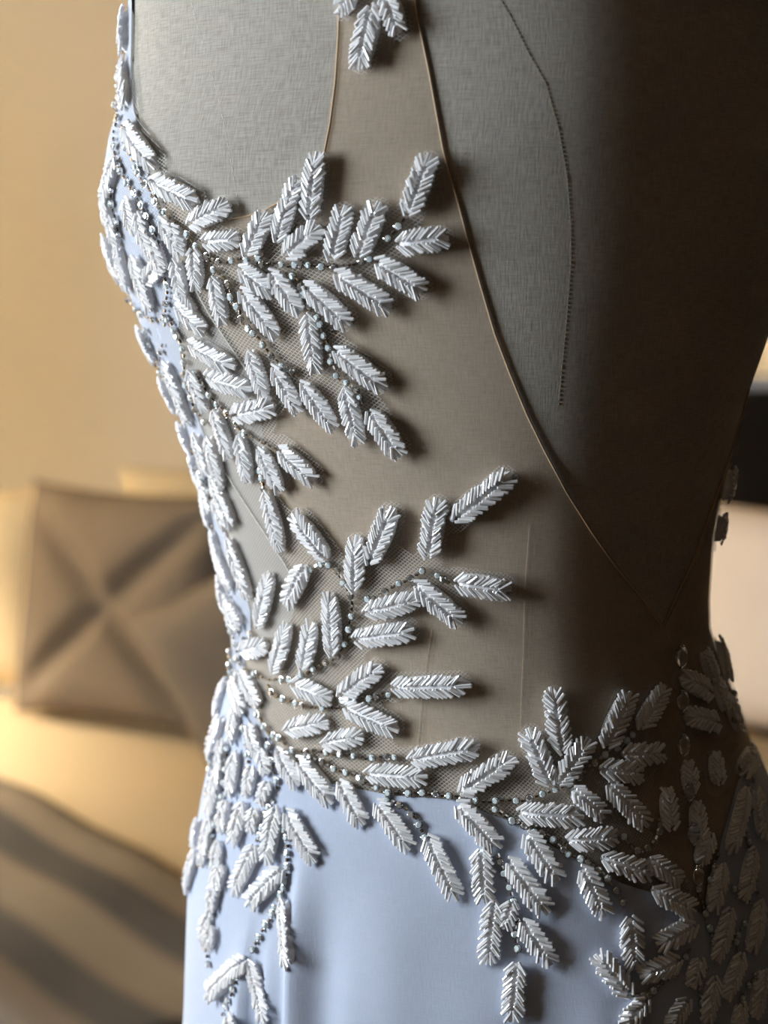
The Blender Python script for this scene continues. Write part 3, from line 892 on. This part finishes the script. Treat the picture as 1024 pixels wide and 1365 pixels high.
def leaf_mesh(L, W):
    """two ranks of bugle beads slanting out from the midrib towards the tip, on a padded base"""
    vl, fl = [], []
    rb = 0.00078
    pitch = 0.0017
    rows = max(4, int(L * 0.84 / pitch))
    BL = 0.0064
    def half(t):
        t = min(max(t, 0.0), 1.0)
        return W / 2 * (math.sin(math.pi * (0.13 + 0.79 * t)) ** 0.55)
    dome = 0.0013 + W * 0.08
    def height(x, y):
        q = min(1.0, abs(x) / (W / 2 + 1e-6))
        e = min(1.0, max(0.0, min(y, L - y) / (0.25 * L)))
        return 0.0008 + dome * math.sqrt(max(0.0, 1 - q * q * 0.9)) * (0.45 + 0.55 * e)
    for i in range(rows):
        y0 = -0.02 * L + (L * 0.80) * i / (rows - 1)
        for s in (-1, 1):
            ys = y0 + random.uniform(-1, 1) * 0.0006 + (0.0009 if s > 0 else 0)
            hx = half((ys + 0.0035) / L) * random.uniform(0.90, 1.02)
            ln = BL * random.uniform(0.86, 1.08) * (1 if L > 0.02 else 0.85)
            x0 = s * min(0.0009, max(0.0003, hx - ln * 0.64)) + random.uniform(-1, 1) * 0.00025
            ang = math.asin(min(0.66, max(0.25, (hx - abs(x0)) / ln))) + random.uniform(-0.10, 0.10)
            x1 = x0 + s * ln * math.sin(ang)
            y1 = min(ys + ln * math.cos(ang), L * 1.02)
            z0 = height(x0, max(ys, 0.001)) + random.uniform(-0.0003, 0.0005)
            z1 = height(x1 * 0.95, y1) + random.uniform(-0.0003, 0.0008)
            bead(vl, fl, (x0, ys, z0), (x1, y1, z1), rb * random.uniform(0.9, 1.08))
    for k in range(2):
        x = random.uniform(-0.001, 0.001)
        bead(vl, fl, (x, L * 0.80, height(0, L * 0.8)), (x * 1.5, L * 1.0, 0.0014), rb)
    nb = len(fl)
    # padding under the beads
    nr, nc = 9, 7
    n0 = len(vl)
    for i in range(nr):
        t = i / (nr - 1)
        h_ = half(t) * 0.66 * (0.25 if i in (0, nr - 1) else 1.0)
        for j in range(nc):
            q = -1 + 2 * j / (nc - 1)
            vl.append(np.array([q * h_, L * (0.02 + 0.94 * t), -0.0012 + (height(q * h_, L * t) - 0.0002 + 0.0008 if abs(q) < 0.99 and 0 < i < nr - 1 else 0)]))
    for i in range(nr - 1):
        for j in range(nc - 1):
            a = n0 + i * nc + j
            fl.append((a, a + 1, a + nc + 1, a + nc))
    return vl, fl, nb
PXM = 0.625 / F
for (bx, by, tx, ty, wpx) in LEAVES:
    hb, ht, hm = hit(bx, by), hit(tx, ty), hit((bx + tx) / 2, (by + ty) / 2)
    if not (hb and ht and hm): continue
    axis = ht[0] - hb[0]
    L = axis.length
    lpx = math.hypot(tx - bx, ty - by)
    L = min(L, lpx * PXM * 1.9)
    L = max(L, 0.008)
    ydir = axis.normalized()
    nrm = (hm[1] - ydir * hm[1].dot(ydir)).normalized()
    if hm[1].length < 1e-6: continue
    xdir = ydir.cross(nrm)
    face = max(0.0, -(hm[0] - Vector(CAM)).normalized().dot(hm[1]))
    W = max(wpx, 29) * PXM * (1.05 + 0.35 * max(0.0, 0.65 - face) / 0.65)
    v, f, nb = leaf_mesh(L, W)
    # follow the curve of the body across the leaf
    sag = (hm[0] - (hb[0] + ht[0]) / 2).dot(nrm)
    R_ = 0.12
    arr = np.array(v)
    yy = arr[:, 1] / L
    arr[:, 2] += 4 * sag * yy * (1 - yy) - arr[:, 0] ** 2 / (2 * R_)
    o = mesh_obj('beaded_leaf', arr, f, None, gown, smooth=False, mats=['bugle_bead', 'leaf_padding'], fmat=[0] * nb + [1] * (len(f) - nb))
    M = Matrix((xdir, ydir, nrm)).transposed().to_4x4()
    o.matrix_local = Matrix.Translation(hb[0] + nrm * 0.0004) @ M

# ------------------------------------------------------------------ strands of opal stones and silver beads
def stone_mesh(name, mat):
    n = 8
    v, f = [], []
    for r, z in ((0.92, 0.0), (1.0, 0.35), (0.62, 0.85)):
        for k in range(n):
            a = 2 * math.pi * (k + (0.5 if z > 0.8 else 0)) / n
            v.append((r * math.cos(a), r * math.sin(a), z))
    for i in range(2):
        for k in range(n):
            k2 = (k + 1) % n
            f.append((i * n + k, i * n + k2, (i + 1) * n + k2, (i + 1) * n + k))
    f.append(tuple(range(2 * n, 3 * n)))
    me = bpy.data.meshes.new(name)
    me.from_pydata(v, [], f)
    me.materials.append(MATS[mat])
    return me
OPAL, CRYS = stone_mesh('opal_stone', 'opal'), stone_mesh('crystal_stone', 'crystal')
def setting(mb, p, n, r):
    x = n.orthogonal().normalized(); y = n.cross(x)
    k8 = 8
    v, f = [], []
    for rr, zz in ((0.8, -0.5), (1.08, -0.2), (1.12, 0.32), (0.98, 0.34)):
        for k in range(k8):
            a = 2 * math.pi * k / k8
            v.append(p + (x * math.cos(a) + y * math.sin(a)) * rr * r + n * zz * r)
    for i in range(3):
        for k in range(k8):
            k2 = (k + 1) % k8
            f.append((i * k8 + k, i * k8 + k2, (i + 1) * k8 + k2, (i + 1) * k8 + k))
    mb.add(v, f)
    for k in range(4):                      # prongs
        a = 2 * math.pi * (k + 0.5) / 4
        c = x * math.cos(a) + y * math.sin(a)
        t = n.cross(c) * 0.16 * r
        b0, b1, b2 = p + c * r * 1.12, p + c * r * 1.1 + n * r * 0.75, p + c * r * 0.7 + n * r * 0.92
        mb.add([b0 - t, b0 + t, b1 - t, b1 + t, b2], [(0, 1, 3, 2), (2, 3, 4)])
def cup_bead(mb, p, n, d, r):
    d = (d - n * d.dot(n)).normalized()
    s = n.cross(d)
    v, f = [], []
    k6 = 6
    for t, rr in ((-0.9, 0.55), (-0.9, 1.0), (0.9, 1.0), (0.9, 0.55), (-0.2, 0.5)):
        for k in range(k6):
            a = 2 * math.pi * k / k6 + 0.3
            v.append(p + d * t * r + (n * math.cos(a) + s * math.sin(a)) * rr * r)
    for i in range(4):
        for k in range(k6):
            k2 = (k + 1) % k6
            f.append((i * k6 + k, i * k6 + k2, (i + 1) * k6 + k2, (i + 1) * k6 + k))
    mb.add(v, f)
for st in STRANDS:
    pts = []
    for (a, b_), (c, d) in zip(st[:-1], st[1:]):
        L = max(1, int(math.hypot(c - a, d - b_)))
        for k in range(L):
            pts.append((a + (c - a) * k / L, b_ + (d - b_) * k / L))
    pts.append(st[-1])
    mb = MB()
    stones = []
    s, i, big = 0.0, 0, random.random() < 0.7
    while i < len(pts):
        px, py = pts[i]
        px += random.uniform(-0.8, 0.8); py += random.uniform(-0.8, 0.8)
        j = min(i + 2, len(pts) - 1); j0 = max(j - 4, 0)
        h = hit(px, py)
        h0, h1 = hit(*pts[j0]), hit(*pts[j])
        if h and h0 and h1:
            dirv = h1[0] - h0[0]
            if dirv.length < 1e-6: dirv = Vector((1, 0, 0.1))
            if big:
                r = 0.00168 * random.uniform(0.9, 1.1)
                c = h[0] + h[1] * 0.0012
                setting(mb, c, h[1], r)
                stones.append((c, (h[1] + Vector((random.uniform(-.25, .25), random.uniform(-.25, .25), random.uniform(-.25, .25)))).normalized(), r, random.random()))
            else:
                cup_bead(mb, h[0] + h[1] * 0.0010, h[1], dirv, 0.00090 * random.uniform(0.85, 1.1))
        i += int(round(random.uniform(8.0, 9.8)))
        big = (not big) if random.random() < 0.85 else big
    so = mb.build('rhinestone_strand', 'silver', gown)
    for c, n, r, q in stones:
        o = bpy.data.objects.new('opal_stone' if q < 0.72 else 'crystal_stone', OPAL if q < 0.72 else CRYS)
        col.objects.link(o)
        o.parent = so
        rot = n.to_track_quat('Z', 'Y').to_matrix().to_4x4()
        o.matrix_local = Matrix.Translation(c) @ rot @ Matrix.Scale(r, 4)

# ------------------------------------------------------------------ crystal drop buttons of the back closure
def drop_mesh():
    n, prof = 10, [(0.0, -1.0), (0.42, -0.88), (0.80, -0.5), (1.0, 0.0), (0.80, 0.5), (0.42, 0.88), (0.0, 1.0)]
    mb = MB().lathe(prof, n)
    me = bpy.data.meshes.new('crystal_button')
    me.from_pydata(mb.v, [], mb.f)
    me.materials.append(MATS['clear_glass'])
    bm = bmesh.new(); bm.from_mesh(me)
    bmesh.ops.remove_doubles(bm, verts=bm.verts, dist=1e-4)
    bmesh.ops.recalc_face_normals(bm, faces=bm.faces)
    bm.to_mesh(me); bm.free()
    me.polygons.foreach_set('use_smooth', [True] * len(me.polygons))
    return me
DROP = drop_mesh()
for px, py, sc in ((898, 875, 1.0), (901, 935, 0.95), (903, 993, 0.95), (911, 1056, 0.8), (917, 1112, 0.95), (923, 1166, 0.9)):
    h = hit(px, py)
    o = bpy.data.objects.new('crystal_button', DROP)
    col.objects.link(o)
    o.parent = gown
    o.location = h[0] + h[1] * 0.0045
    o.scale = (0.0031 * sc, 0.0031 * sc, 0.0060 * sc)
